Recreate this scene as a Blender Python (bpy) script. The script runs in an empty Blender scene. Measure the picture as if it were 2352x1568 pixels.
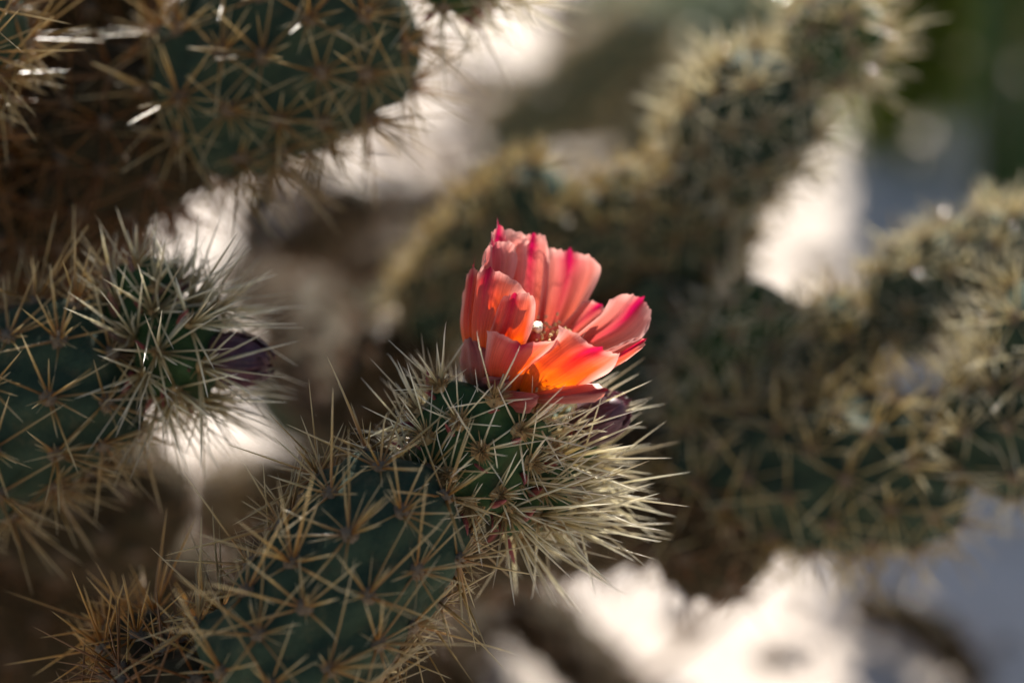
import bpy, math, random
import numpy as np
from mathutils import Vector, Matrix

# ------------------------------------------------------------------ camera, sky, sun
random.seed(7)
RNG = np.random.default_rng(11)
scn = bpy.context.scene
COL = scn.collection

PITCH = math.radians(28)
W, H = 2352.0, 1568.0            # picture coordinates used for reading positions
FPX = W * 50.0 / 22.2            # 50 mm lens on a 22.2 mm sensor
CAM = np.array([0.0, -0.5 * math.cos(PITCH), 0.33 + 0.5 * math.sin(PITCH)])
FWD = np.array([0.0, math.cos(PITCH), -math.sin(PITCH)])
UPV = np.array([0.0, math.sin(PITCH), math.cos(PITCH)])
RGT = np.array([1.0, 0.0, 0.0])

cam_d = bpy.data.cameras.new('camera')
cam_d.lens = 50.0
cam_d.sensor_width = 22.2
cam_d.clip_start = 0.02
cam_d.clip_end = 500
cam_d.dof.use_dof = True
cam_d.dof.focus_distance = 0.492
cam_d.dof.aperture_fstop = 3.0
cam_d.dof.aperture_blades = 0
cam_o = bpy.data.objects.new('camera', cam_d)
cam_o.location = CAM
cam_o.rotation_euler = (math.pi / 2 - PITCH, 0, 0)
COL.objects.link(cam_o)
scn.camera = cam_o

SUN_EL, SUN_AZ = math.radians(31), math.radians(4)     # azimuth from +Y towards +X
SUNV = Vector((math.sin(SUN_AZ) * math.cos(SUN_EL), math.cos(SUN_AZ) * math.cos(SUN_EL), math.sin(SUN_EL)))
world = bpy.data.worlds.new('World')
scn.world = world
world.use_nodes = True
wn = world.node_tree
wn.nodes.clear()
sky = wn.nodes.new('ShaderNodeTexSky')
sky.sky_type = 'NISHITA'
sky.sun_disc = False
sky.sun_elevation = SUN_EL
sky.sun_rotation = SUN_AZ
bg = wn.nodes.new('ShaderNodeBackground')
bg.inputs['Strength'].default_value = 0.05
wo = wn.nodes.new('ShaderNodeOutputWorld')
wn.links.new(sky.outputs[0], bg.inputs['Color'])
wn.links.new(bg.outputs[0], wo.inputs['Surface'])

sun_d = bpy.data.lights.new('sun', 'SUN')
sun_d.energy = 5.0
sun_d.angle = math.radians(0.5)
sun_d.color = (1.0, 0.94, 0.84)
sun_o = bpy.data.objects.new('sun', sun_d)
sun_o.location = (0.5, 3, 3)
sun_o.rotation_euler = (-SUNV).to_track_quat('-Z', 'Y').to_euler()
COL.objects.link(sun_o)

scn.view_settings.view_transform = 'Standard'
scn.view_settings.look = 'None'
scn.view_settings.exposure = 1.32
scn.view_settings.gamma = 1
scn.view_settings.use_curve_mapping = False
scn.cycles.use_denoising = True
scn.cycles.max_bounces = 8
scn.cycles.transparent_max_bounces = 8


# ------------------------------------------------------------------ position helpers
def P(px, py, d):
    """a point at picture position (px, py) and depth d metres along the view axis"""
    return CAM + d * (FWD + (px - W / 2) / FPX * RGT - (py - H / 2) / FPX * UPV)


def G(px, py, z=0.0):
    """where the line of sight through (px, py) meets the ground"""
    r = FWD + (px - W / 2) / FPX * RGT - (py - H / 2) / FPX * UPV
    return CAM + r * ((z - CAM[2]) / r[2])


def fall(p, n=3, jx=0.02):
    """points running from p straight down to the ground"""
    out = []
    for i in range(1, n + 1):
        q = np.array(p, float)
        q[2] = p[2] * (1 - i / n) - (0.02 if i == n else 0)
        q[0] += RNG.uniform(-jx, jx)
        q[1] += RNG.uniform(-jx, jx)
        out.append(q)
    return out


# ------------------------------------------------------------------ materials
def new_mat(name):
    m = bpy.data.materials.new(name)
    m.use_nodes = True
    nt = m.node_tree
    nt.nodes.clear()
    out = nt.nodes.new('ShaderNodeOutputMaterial')
    return m, nt, out


def N(nt, typ, **kw):
    n = nt.nodes.new(typ)
    for k, v in kw.items():
        if k in n.inputs:
            n.inputs[k].default_value = v
        else:
            setattr(n, k, v)
    return n


def ramp(nt, fac, stops, interp='LINEAR'):
    r = nt.nodes.new('ShaderNodeValToRGB')
    r.color_ramp.interpolation = interp
    el = r.color_ramp.elements
    while len(el) > 1:
        el.remove(el[0])
    el[0].position = stops[0][0]
    el[0].color = (*stops[0][1], 1)
    for p, c in stops[1:]:
        e = el.new(p)
        e.color = (*c, 1)
    nt.links.new(fac, r.inputs[0])
    return r.outputs[0]


def mix(nt, fac, a, b, blend='MIX'):
    m = nt.nodes.new('ShaderNodeMix')
    m.data_type = 'RGBA'
    m.blend_type = blend
    for sock, v in ((m.inputs['Factor'], fac), (m.inputs['A'], a), (m.inputs['B'], b)):
        if isinstance(v, bpy.types.NodeSocket):
            nt.links.new(v, sock)
        elif isinstance(v, tuple):
            sock.default_value = (*v, 1)
        else:
            sock.default_value = v
    return m.outputs['Result']


def math_n(nt, op, a, b=None, clamp=False):
    m = nt.nodes.new('ShaderNodeMath')
    m.operation = op
    m.use_clamp = clamp
    for i, v in enumerate((a, b)):
        if v is None:
            continue
        if isinstance(v, bpy.types.NodeSocket):
            nt.links.new(v, m.inputs[i])
        else:
            m.inputs[i].default_value = v
    return m.outputs[0]


def attr(nt, name):
    a = nt.nodes.new('ShaderNodeAttribute')
    a.attribute_name = name
    return a.outputs['Fac']


def noise(nt, scale, detail=4, rough=0.55, vec=None):
    n = N(nt, 'ShaderNodeTexNoise', Scale=scale, Detail=detail, Roughness=rough)
    if vec is not None:
        nt.links.new(vec, n.inputs['Vector'])
    else:
        g = nt.nodes.new('ShaderNodeNewGeometry')
        nt.links.new(g.outputs['Position'], n.inputs['Vector'])
    return n.outputs['Fac']


def bumpn(nt, h, strength, dist):
    b = N(nt, 'ShaderNodeBump', Strength=strength, Distance=dist)
    nt.links.new(h, b.inputs['Height'])
    return b.outputs[0]


def skin_mat(name, dark, light, tub, rough=0.72, blot=(0.14, 0.10, 0.05), blotamt=0.35):
    m, nt, out = new_mat(name)
    n1 = noise(nt, 130, 5)
    n2 = noise(nt, 900, 3)
    c = ramp(nt, n1, [(0.3, dark), (0.7, light)])
    c = mix(nt, attr(nt, 'h'), c, tub)
    c = mix(nt, math_n(nt, 'MULTIPLY', ramp(nt, noise(nt, 210, 6, 0.7), [(0.52, (0, 0, 0)), (0.68, (1, 1, 1))]), blotamt), c, blot)
    c = mix(nt, 0.25, c, ramp(nt, n2, [(0.3, (0.3, 0.3, 0.3)), (0.7, (1, 1, 1))]), 'MULTIPLY')
    b = N(nt, 'ShaderNodeBsdfPrincipled', Roughness=rough)
    b.inputs['Specular IOR Level'].default_value = 0.12
    nt.links.new(c, b.inputs['Base Color'])
    nt.links.new(bumpn(nt, math_n(nt, 'ADD', n2, n1), 0.5, 0.0006), b.inputs['Normal'])
    nt.links.new(b.outputs[0], out.inputs[0])
    return m


def spine_mat(name, stops, transl=0.38, rough=0.30):
    m, nt, out = new_mat(name)
    t = attr(nt, 't')
    c = ramp(nt, t, stops)
    r = attr(nt, 'rnd')
    c = mix(nt, 1.0, c, ramp(nt, r, [(0, (0.62, 0.55, 0.45)), (1, (1.1, 1.08, 1.05))]), 'MULTIPLY')
    b = N(nt, 'ShaderNodeBsdfPrincipled', Roughness=rough)
    b.inputs['Specular IOR Level'].default_value = 0.7
    tr = nt.nodes.new('ShaderNodeBsdfTranslucent')
    nt.links.new(c, b.inputs['Base Color'])
    nt.links.new(c, tr.inputs['Color'])
    mx = N(nt, 'ShaderNodeMixShader', Fac=transl)
    nt.links.new(b.outputs[0], mx.inputs[1])
    nt.links.new(tr.outputs[0], mx.inputs[2])
    nt.links.new(mx.outputs[0], out.inputs[0])
    return m


def plain_mat(name, a, b_, scale=200, rough=0.7, bump=0.4, bd=0.0008, transl=0.0):
    m, nt, out = new_mat(name)
    n1 = noise(nt, scale, 6, 0.6)
    c = ramp(nt, n1, [(0.32, a), (0.68, b_)])
    b = N(nt, 'ShaderNodeBsdfPrincipled', Roughness=rough)
    nt.links.new(c, b.inputs['Base Color'])
    nt.links.new(bumpn(nt, n1, bump, bd), b.inputs['Normal'])
    sh = b.outputs[0]
    if transl:
        tr = nt.nodes.new('ShaderNodeBsdfTranslucent')
        nt.links.new(c, tr.inputs['Color'])
        mx = N(nt, 'ShaderNodeMixShader', Fac=transl)
        nt.links.new(sh, mx.inputs[1])
        nt.links.new(tr.outputs[0], mx.inputs[2])
        sh = mx.outputs[0]
    nt.links.new(sh, out.inputs[0])
    return m


def petal_mat(name, base, mid, pale, rib, transl=0.55, edge=(0.80, 0.52, 0.47)):
    """petal colours run along its length (pt) and across its width (ps)"""
    m, nt, out = new_mat(name)
    t = attr(nt, 'pt')
    s = attr(nt, 'ps')
    uv = nt.nodes.new('ShaderNodeCombineXYZ')
    nt.links.new(math_n(nt, 'MULTIPLY', s, 22.0), uv.inputs[0])
    nt.links.new(math_n(nt, 'MULTIPLY', t, 2.2), uv.inputs[1])
    nt.links.new(math_n(nt, 'MULTIPLY', attr(nt, 'rnd'), 40.0), uv.inputs[2])
    vein = noise(nt, 1.0, 4, 0.6, uv.outputs[0])
    cloud = noise(nt, 160, 3)
    tt = math_n(nt, 'ADD', t, math_n(nt, 'MULTIPLY', math_n(nt, 'SUBTRACT', cloud, 0.5), 0.28))
    c = ramp(nt, tt, [(0.02, base), (0.22, tuple(0.5 * (a + b) for a, b in zip(base, mid))), (0.42, mid), (0.95, pale)])
    a = math_n(nt, 'ABSOLUTE', s)
    # coloured midrib that widens and deepens towards the pointed tip
    ribw = ramp(nt, a, [(0.0, (1, 1, 1)), (0.14, (0.70,) * 3), (0.40, (0.20,) * 3), (0.65, (0, 0, 0))])
    ribt = ramp(nt, t, [(0.30, (0.12,) * 3), (0.68, (0.65,) * 3), (0.88, (1, 1, 1))])
    c = mix(nt, math_n(nt, 'MULTIPLY', ribw, ribt), c, rib)
    eg = math_n(nt, 'MAXIMUM', ramp(nt, a, [(0.72, (0, 0, 0)), (1.0, (0.8,) * 3)]), ramp(nt, t, [(0.88, (0, 0, 0)), (1.0, (0.6,) * 3)]))
    eg = math_n(nt, 'MULTIPLY', eg, ramp(nt, t, [(0.25, (0, 0, 0)), (0.6, (1, 1, 1))]))
    eg = math_n(nt, 'MULTIPLY', eg, ramp(nt, a, [(0.1, (0, 0, 0)), (0.35, (1, 1, 1))]))
    c = mix(nt, eg, c, edge)
    c = mix(nt, 0.45, c, ramp(nt, vein, [(0.32, (0.55, 0.42, 0.42)), (0.62, (1, 1, 1))]), 'MULTIPLY')
    b = N(nt, 'ShaderNodeBsdfPrincipled', Roughness=0.42)
    b.inputs['Specular IOR Level'].default_value = 0.4
    b.inputs['Sheen Weight'].default_value = 0.15
    nt.links.new(c, b.inputs['Base Color'])
    nm = bumpn(nt, vein, 0.5, 0.0004)
    nt.links.new(nm, b.inputs['Normal'])
    tr = nt.nodes.new('ShaderNodeBsdfTranslucent')
    sat = nt.nodes.new('ShaderNodeHueSaturation')
    sat.inputs['Saturation'].default_value = 1.15
    sat.inputs['Value'].default_value = 1.1
    nt.links.new(c, sat.inputs['Color'])
    nt.links.new(sat.outputs[0], tr.inputs['Color'])
    nt.links.new(nm, tr.inputs['Normal'])
    mx = N(nt, 'ShaderNodeMixShader', Fac=transl)
    nt.links.new(b.outputs[0], mx.inputs[1])
    nt.links.new(tr.outputs[0], mx.inputs[2])
    nt.links.new(mx.outputs[0], out.inputs[0])
    return m


def sand_mat():
    m, nt, out = new_mat('pale_sand')
    n1 = noise(nt, 5, 6, 0.6)
    n2 = noise(nt, 60, 6, 0.7)
    n3 = noise(nt, 700, 4, 0.7)
    c = ramp(nt, n1, [(0.3, (0.62, 0.54, 0.48)), (0.7, (0.75, 0.67, 0.61))])
    c = mix(nt, 0.5, c, ramp(nt, n2, [(0.3, (0.72, 0.68, 0.64)), (0.6, (1, 1, 1))]), 'MULTIPLY')
    c = mix(nt, 0.5, c, ramp(nt, n3, [(0.35, (0.6, 0.55, 0.5)), (0.6, (1, 1, 1))]), 'MULTIPLY')
    b = N(nt, 'ShaderNodeBsdfPrincipled', Roughness=0.9)
    nt.links.new(c, b.inputs['Base Color'])
    h = math_n(nt, 'ADD', n2, math_n(nt, 'MULTIPLY', n3, 0.3))
    nt.links.new(bumpn(nt, h, 0.5, 0.0025), b.inputs['Normal'])
    nt.links.new(b.outputs[0], out.inputs[0])
    return m


M = {
    'skin': skin_mat('cactus_skin', (0.019, 0.034, 0.019), (0.032, 0.052, 0.031), (0.036, 0.058, 0.034)),
    'fruit': skin_mat('fruit_skin', (0.020, 0.045, 0.012), (0.034, 0.066, 0.020), (0.036, 0.070, 0.022), 0.62, (0.12, 0.05, 0.03), 0.25),
    'far_skin': skin_mat('weathered_skin', (0.032, 0.046, 0.024), (0.055, 0.070, 0.042), (0.058, 0.078, 0.046)),
    'old': skin_mat('old_stem_skin', (0.026, 0.016, 0.006), (0.046, 0.031, 0.014), (0.055, 0.042, 0.020), 0.8, (0.05, 0.022, 0.008), 0.7),
    'spine': spine_mat('spine_tan', [(0, (0.26, 0.095, 0.016)), (0.18, (0.38, 0.20, 0.05)), (0.5, (0.47, 0.34, 0.13)), (1, (0.74, 0.66, 0.44))]),
    'spine_pale': spine_mat('spine_pale', [(0, (0.42, 0.30, 0.12)), (0.25, (0.68, 0.60, 0.36)), (0.6, (0.86, 0.83, 0.66)), (1, (0.93, 0.92, 0.86))], 0.5, 0.18),
    'spine_straw': spine_mat('spine_straw', [(0, (0.32, 0.16, 0.04)), (0.2, (0.50, 0.37, 0.13)), (0.5, (0.68, 0.57, 0.29)), (1, (0.88, 0.82, 0.60))], 0.45, 0.3),
    'spine_gold': spine_mat('spine_gold', [(0, (0.40, 0.16, 0.02)), (0.3, (0.62, 0.33, 0.06)), (0.7, (0.74, 0.50, 0.16)), (1, (0.84, 0.70, 0.38))], 0.45, 0.3),
    'spine_rust': spine_mat('spine_rust', [(0, (0.15, 0.045, 0.008)), (0.35, (0.26, 0.10, 0.016)), (0.75, (0.30, 0.15, 0.04)), (1, (0.42, 0.28, 0.12))]),
    'wool': plain_mat('areole_wool', (0.095, 0.062, 0.036), (0.20, 0.145, 0.09), 900, 0.95, 0.8, 0.001),
    'glochid': plain_mat('glochid_tan', (0.26, 0.14, 0.045), (0.46, 0.30, 0.12), 600, 0.7),
    'red_leaf': plain_mat('red_leaf', (0.25, 0.03, 0.04), (0.40, 0.12, 0.09), 300, 0.4, 0.2, 0.0005, 0.3),
    'green_leaf': plain_mat('green_red_leaf', (0.10, 0.09, 0.05), (0.22, 0.07, 0.06), 220, 0.4, 0.2, 0.0005, 0.25),
    'bud': plain_mat('bud_purple', (0.05, 0.014, 0.022), (0.15, 0.05, 0.07), 250, 0.4, 0.3, 0.0006, 0.2),
    'petal': petal_mat('petal_coral', (0.76, 0.19, 0.013), (0.67, 0.112, 0.055), (0.66, 0.21, 0.16), (0.44, 0.008, 0.06)),
    'petal_in': petal_mat('petal_salmon', (0.59, 0.17, 0.06), (0.60, 0.18, 0.14), (0.61, 0.26, 0.235), (0.40, 0.010, 0.075), 0.5),
    'sepal': petal_mat('sepal_dull_red', (0.20, 0.11, 0.04), (0.40, 0.09, 0.06), (0.48, 0.14, 0.11), (0.22, 0.015, 0.02), 0.3, (0.52, 0.26, 0.21)),
    'filament': plain_mat('filament_red', (0.45, 0.03, 0.06), (0.62, 0.18, 0.14), 400, 0.4, 0.1, 0.0003, 0.3),
    'anther': plain_mat('anther_yellow', (0.75, 0.55, 0.18), (0.90, 0.75, 0.42), 1500, 0.8, 0.6, 0.0004),
    'stigma': plain_mat('stigma_cream', (0.88, 0.86, 0.62), (0.93, 0.92, 0.78), 900, 0.6, 0.4, 0.0004, 0.2),
    'sand': sand_mat(),
    'stone': plain_mat('stone_tan', (0.20, 0.15, 0.11), (0.42, 0.34, 0.28), 60, 0.9, 0.8, 0.004),
    'wood': plain_mat('dead_wood', (0.10, 0.055, 0.025), (0.24, 0.15, 0.08), 120, 0.9, 0.8, 0.002),
    'column': skin_mat('column_skin', (0.025, 0.06, 0.02), (0.045, 0.095, 0.03), (0.05, 0.11, 0.035), 0.5, (0.08, 0.09, 0.03), 0.2),
    'leaf': plain_mat('shrub_leaf', (0.12, 0.17, 0.02), (0.24, 0.30, 0.045), 30, 0.5, 0.1, 0.001, 0.6),
    'leaf_pale': plain_mat('shrub_leaf_grey', (0.20, 0.24, 0.15), (0.34, 0.38, 0.26), 30, 0.6, 0.1, 0.001, 0.3),
}


# ------------------------------------------------------------------ object helpers
def mesh_obj(name, verts, faces, mats, parent=None, off=None, attrs=None, smooth=True, matidx=None):
    verts = np.asarray(verts, float)
    if off is not None:
        verts = verts - off
    me = bpy.data.meshes.new(name)
    me.from_pydata(verts.tolist(), [], faces if isinstance(faces, list) else faces.tolist())
    for k, v in (attrs or {}).items():
        a = me.attributes.new(k, 'FLOAT', 'POINT')
        a.data.foreach_set('value', np.asarray(v, np.float32))
    for m in (mats if isinstance(mats, (list, tuple)) else [mats]):
        me.materials.append(m)
    if matidx is not None:
        me.polygons.foreach_set('material_index', np.asarray(matidx, np.int32))
    if smooth:
        me.polygons.foreach_set('use_smooth', np.ones(len(me.polygons), bool))
    me.update()
    o = bpy.data.objects.new(name, me)
    COL.objects.link(o)
    if parent:
        o.parent = parent
    return o


def thing(name, loc, label, cat, group=None):
    o = bpy.data.objects.new(name, None)
    o.empty_display_size = 0.02
    o.location = loc
    COL.objects.link(o)
    o['label'] = label
    o['category'] = cat
    if group:
        o['group'] = group
    return o


def tag(o, label, cat, group=None):
    o['label'] = label
    o['category'] = cat
    if group:
        o['group'] = group
    return o


def unit(v):
    v = np.asarray(v, float)
    return v / np.maximum(np.linalg.norm(v, axis=-1, keepdims=True), 1e-12)


def catmull(pts, n):
    pts = [np.asarray(p, float) for p in pts]
    if len(pts) == 2:
        t = np.linspace(0, 1, n)[:, None]
        return pts[0] * (1 - t) + pts[1] * t
    ext = [2 * pts[0] - pts[1]] + pts + [2 * pts[-1] - pts[-2]]
    out = []
    for x in np.linspace(0, len(pts) - 1, n):
        i = min(int(x), len(pts) - 2)
        t = x - i
        a, b, c, d = ext[i:i + 4]
        out.append(0.5 * (2 * b + (c - a) * t + (2 * a - 5 * b + 4 * c - d) * t * t + (3 * b - a - 3 * c + d) * t ** 3))
    return np.array(out)


class Tube:
    """a round-ended stem along a curve with spirally set tubercles"""

    def __init__(self, pts, radii, spacing=0.012, amp=0.0034, cap0=0.8, cap1=0.9, tub=(0.0056, 0.0033), seed=0, flat_top=False):
        rng = np.random.default_rng(seed)
        n = 160
        self.c = catmull(pts, n)
        seg = np.linalg.norm(np.diff(self.c, axis=0), axis=1)
        self.s = np.concatenate([[0], np.cumsum(seg)])
        self.L = self.s[-1]
        rr = catmull([(r, 0, 0) for r in radii], n)[:, 0]
        self.rad = rr
        tan = unit(np.gradient(self.c, axis=0))
        e1 = np.zeros_like(tan)
        v = np.cross(tan[0], (0.3, 0.2, 1.0))
        v = unit(v)
        for i in range(n):
            v = v - tan[i] * v.dot(tan[i])
            v = v / np.linalg.norm(v)
            e1[i] = v
        self.tan, self.e1, self.e2 = tan, e1, np.cross(tan, e1)
        self.c0, self.c1 = cap0 * rr[0], cap1 * rr[-1]
        self.flat_top = flat_top
        self.amp, self.tub = amp, tub
        rm = rr.mean()
        dh = spacing ** 2 * 0.87 / (2 * math.pi * rm)
        k = int(self.L / dh)
        i = np.arange(k)
        self.ua = i * dh + 0.3 * dh + rng.normal(0, 0.0006, k)
        self.ta = (i * 2.39996 + rng.uniform(0, 6.28) + rng.normal(0, 0.05, k)) % (2 * math.pi)
        keep = (self.ua > 0.15 * self.c0) & (self.ua < self.L - 0.12 * self.c1)
        self.ua, self.ta = self.ua[keep], self.ta[keep]
        self.w = rng.uniform(0.75, 1.25, len(self.ua))
        self.ph = rng.uniform(0, 6.28, 6)

    def at(self, u, th):
        u = np.asarray(u, float)
        th = np.asarray(th, float)
        uc = np.clip(u, 0, self.L)

        def ip(a):
            return np.stack([np.interp(uc, self.s, a[:, j]) for j in range(3)], -1)
        c, t, e1, e2 = ip(self.c), ip(self.tan), ip(self.e1), ip(self.e2)
        r = np.interp(uc, self.s, self.rad)
        k0 = np.clip((self.c0 - uc) / self.c0, 0, 1)
        k1 = np.clip((uc - (self.L - self.c1)) / self.c1, 0, 1)
        prof = np.sqrt(np.maximum(1 - k0 ** 2, 0)) * np.sqrt(np.maximum(1 - k1 ** 2, 0))
        prof = np.maximum(prof, 0.01)
        h = np.zeros(u.shape)
        flat_u, flat_t = uc.ravel(), th.ravel()
        hh = np.zeros(flat_u.shape)
        rl = (r * np.maximum(prof, 0.35)).ravel()
        for ua, ta, w in zip(self.ua, self.ta, self.w):
            du = flat_u - (ua - 0.002)
            m = np.abs(du) < self.tub[0] * 3
            if not m.any():
                continue
            dt = (flat_t[m] - ta + math.pi) % (2 * math.pi) - math.pi
            dv = dt * rl[m]
            g = w * np.exp(-(du[m] ** 2 / (2 * self.tub[0] ** 2) + dv ** 2 / (2 * self.tub[1] ** 2)))
            hh[m] = np.maximum(hh[m], g)
        h = hh.reshape(u.shape)
        wob = 1 + 0.03 * np.sin(2 * th + uc * 60 + self.ph[0]) + 0.02 * np.sin(3 * th - uc * 110 + self.ph[1])
        rho = r * prof * wob + self.amp * h * np.sqrt(prof)
        pos = c + (np.cos(th) * rho)[..., None] * e1 + (np.sin(th) * rho)[..., None] * e2
        return pos, h

    def mesh(self, nu, nv):
        x = np.linspace(0, 1, nu)
        u = self.L * (0.5 - 0.5 * np.cos(np.pi * (0.15 + 0.7 * x) )) 
        u = (u - u[0]) / (u[-1] - u[0]) * self.L
        th = np.linspace(0, 2 * math.pi, nv, endpoint=False)
        U, T = np.meshgrid(u, th, indexing='ij')
        pos, h = self.at(U, T)
        i, j = np.meshgrid(np.arange(nu - 1), np.arange(nv), indexing='ij')
        a = i * nv + j
        b = i * nv + (j + 1) % nv
        faces = np.stack([a, b, b + nv, a + nv], -1).reshape(-1, 4).tolist()
        faces.append(list(range(nv))[::-1])
        faces.append([(nu - 1) * nv + q for q in range(nv)])
        return pos.reshape(-1, 3), faces, h.ravel()

    def areoles(self):
        e = 1e-4
        p, _ = self.at(self.ua, self.ta)
        cu, _ = self.at(self.ua + 3e-3, self.ta)
        cd, _ = self.at(self.ua - 3e-3, self.ta)
        cl, _ = self.at(self.ua, self.ta + 0.15)
        cr, _ = self.at(self.ua, self.ta - 0.15)
        nrm = unit(np.cross(cl - cr, cu - cd))
        cen = np.stack([np.interp(self.ua, self.s, self.c[:, j]) for j in range(3)], -1)
        out = unit(p - cen)
        sgn = np.sign((nrm * out).sum(-1, keepdims=True))
        sgn[sgn == 0] = 1
        nrm = unit(nrm * sgn + out * 0.8)
        ax = np.stack([np.interp(self.ua, self.s, self.tan[:, j]) for j in range(3)], -1)
        return p, nrm, ax


def spine_dirs(n, ax, cnt, rng, central=0.35, fwd=0.25, spread=(50, 88)):
    a = unit(ax - n * np.dot(ax, n))
    b = np.cross(n, a)
    ds = []
    ph0 = rng.uniform(0, 6.28)
    for i in range(cnt):
        if rng.random() < central:
            tilt = math.radians(rng.uniform(8, 50))
        else:
            tilt = math.radians(rng.uniform(*spread))
        ph = ph0 + i * 2 * math.pi / cnt + rng.normal(0, 0.25)
        d = math.cos(tilt) * n + math.sin(tilt) * (math.cos(ph) * a + math.sin(ph) * b) + fwd * a
        ds.append(unit(d))
    return ds


T_RINGS = np.array([0, 0.08, 0.4, 0.75, 0.94, 1.0])
R_RINGS = np.array([0.8, 0.95, 0.9, 0.58, 0.2, 0.03])


def spine_batch(list_, sides=4):
    """list_ of (origin, direction, length, radius, bend, rnd) -> verts, faces, t, rnd"""
    n = len(list_)
    o = np.array([x[0] for x in list_])
    d = np.array([x[1] for x in list_])
    L = np.array([x[2] for x in list_])
    r = np.array([x[3] for x in list_])
    bd = np.array([x[4] for x in list_])
    rn = np.array([x[5] for x in list_])
    ref = np.where(np.abs(d[:, 2:3]) < 0.9, np.array([[0, 0, 1.0]]), np.array([[1.0, 0, 0]]))
    x = unit(np.cross(d, ref))
    y = np.cross(d, x)
    k = len(T_RINGS)
    ang = np.linspace(0, 2 * math.pi, sides, endpoint=False)
    t = T_RINGS[None, :, None]
    rr = R_RINGS[None, :, None] * r[:, None, None]
    cx = np.cos(ang)[None, None, :] * rr + bd[:, None, None] * L[:, None, None] * t ** 2
    cy = np.sin(ang)[None, None, :] * rr * np.ones_like(t)
    cz = L[:, None, None] * t * np.ones((1, 1, sides))
    v = o[:, None, None, :] + cx[..., None] * x[:, None, None, :] + cy[..., None] * y[:, None, None, :] + cz[..., None] * d[:, None, None, :]
    i, j = np.meshgrid(np.arange(k - 1), np.arange(sides), indexing='ij')
    a = i * sides + j
    b = i * sides + (j + 1) % sides
    f = np.stack([a, b, b + sides, a + sides], -1).reshape(-1, 4)
    f = (f[None] + (np.arange(n) * k * sides)[:, None, None]).reshape(-1, 4)
    tt = np.broadcast_to(T_RINGS[None, :, None], (n, k, sides)).ravel()
    rnd = np.broadcast_to(rn[:, None, None], (n, k, sides)).ravel()
    return v.reshape(-1, 3), f, tt, rnd


def pad_batch(points, normals, r, rng, flat=0.5):
    """little woolly cushions at the areoles"""
    V, F = [], []
    for p, n in zip(points, normals):
        a = unit(np.cross(n, (0.31, 0.2, 0.9)))
        b = np.cross(n, a)
        base = len(V)
        rings = [(1.0, -0.15), (0.95, 0.25), (0.6, 0.5), (0.0, 0.6)]
        for rr, hh in rings[:-1]:
            for j in range(8):
                th = j * math.pi / 4
                q = rng.uniform(0.8, 1.2)
                V.append(p + r * rr * q * (math.cos(th) * a + math.sin(th) * b) + n * r * flat * 2 * hh * rng.uniform(0.8, 1.25))
        V.append(p + n * r * flat * 1.2)
        for k in range(2):
            for j in range(8):
                F.append([base + k * 8 + j, base + k * 8 + (j + 1) % 8, base + (k + 1) * 8 + (j + 1) % 8, base + (k + 1) * 8 + j])
        for j in range(8):
            F.append([base + 16 + j, base + 16 + (j + 1) % 8, base + 24])
    return V, F


# ---- shared meshes for single spines: a straight, two bent and one with a broken hooked sheath
def unit_spine(name, mat, bend, hook, rnd):
    v, f, t, r = spine_batch([(np.zeros(3), np.array([0, 0, 1.0]), 1.0, 1.0, 0.0, rnd)], 5)
    # length along +Z is 1, radius is 1 before the object's own scale
    v[:, 0] += bend * v[:, 2] ** 2
    if hook:
        m = v[:, 2] > 0.9
        v[m, 0] += hook * (v[m, 2] - 0.9) / 0.1
        v[m, 2] -= 0.035 * (v[m, 2] - 0.9) / 0.1
    me = bpy.data.meshes.new(name)
    me.from_pydata(v.tolist(), [], f.tolist())
    for k, q in (('t', t), ('rnd', r)):
        a = me.attributes.new(k, 'FLOAT', 'POINT')
        a.data.foreach_set('value', np.asarray(q, np.float32))
    me.materials.append(mat)
    me.polygons.foreach_set('use_smooth', np.ones(len(me.polygons), bool))
    me.update()
    return me


UNIT = {}
for key in ('spine', 'spine_pale'):
    UNIT[key] = [unit_spine('spine', M[key], b, hk, rn) for b, hk, rn in
                 ((0, 0, 0.9), (1.6, 0, 0.6), (-1.2, 0, 1.0), (0.8, 2.6, 0.8), (0, 0, 0.4), (3.0, 0, 0.75))]


def single_spine(parent, root_loc, p, d, L, r, key, rng):
    o = bpy.data.objects.new('spine', UNIT[key][int(rng.integers(0, 6))])
    z = Vector(d)
    q = z.to_track_quat('Z', 'Y').to_matrix().to_4x4() @ Matrix.Rotation(rng.uniform(0, 6.28), 4, 'Z')
    o.matrix_local = Matrix.Translation(Vector(p - root_loc)) @ q @ Matrix.Diagonal((r, r, L, 1))
    o.parent = parent
    COL.objects.link(o)
    return o


SINGLE_LEFT = {}


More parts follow.
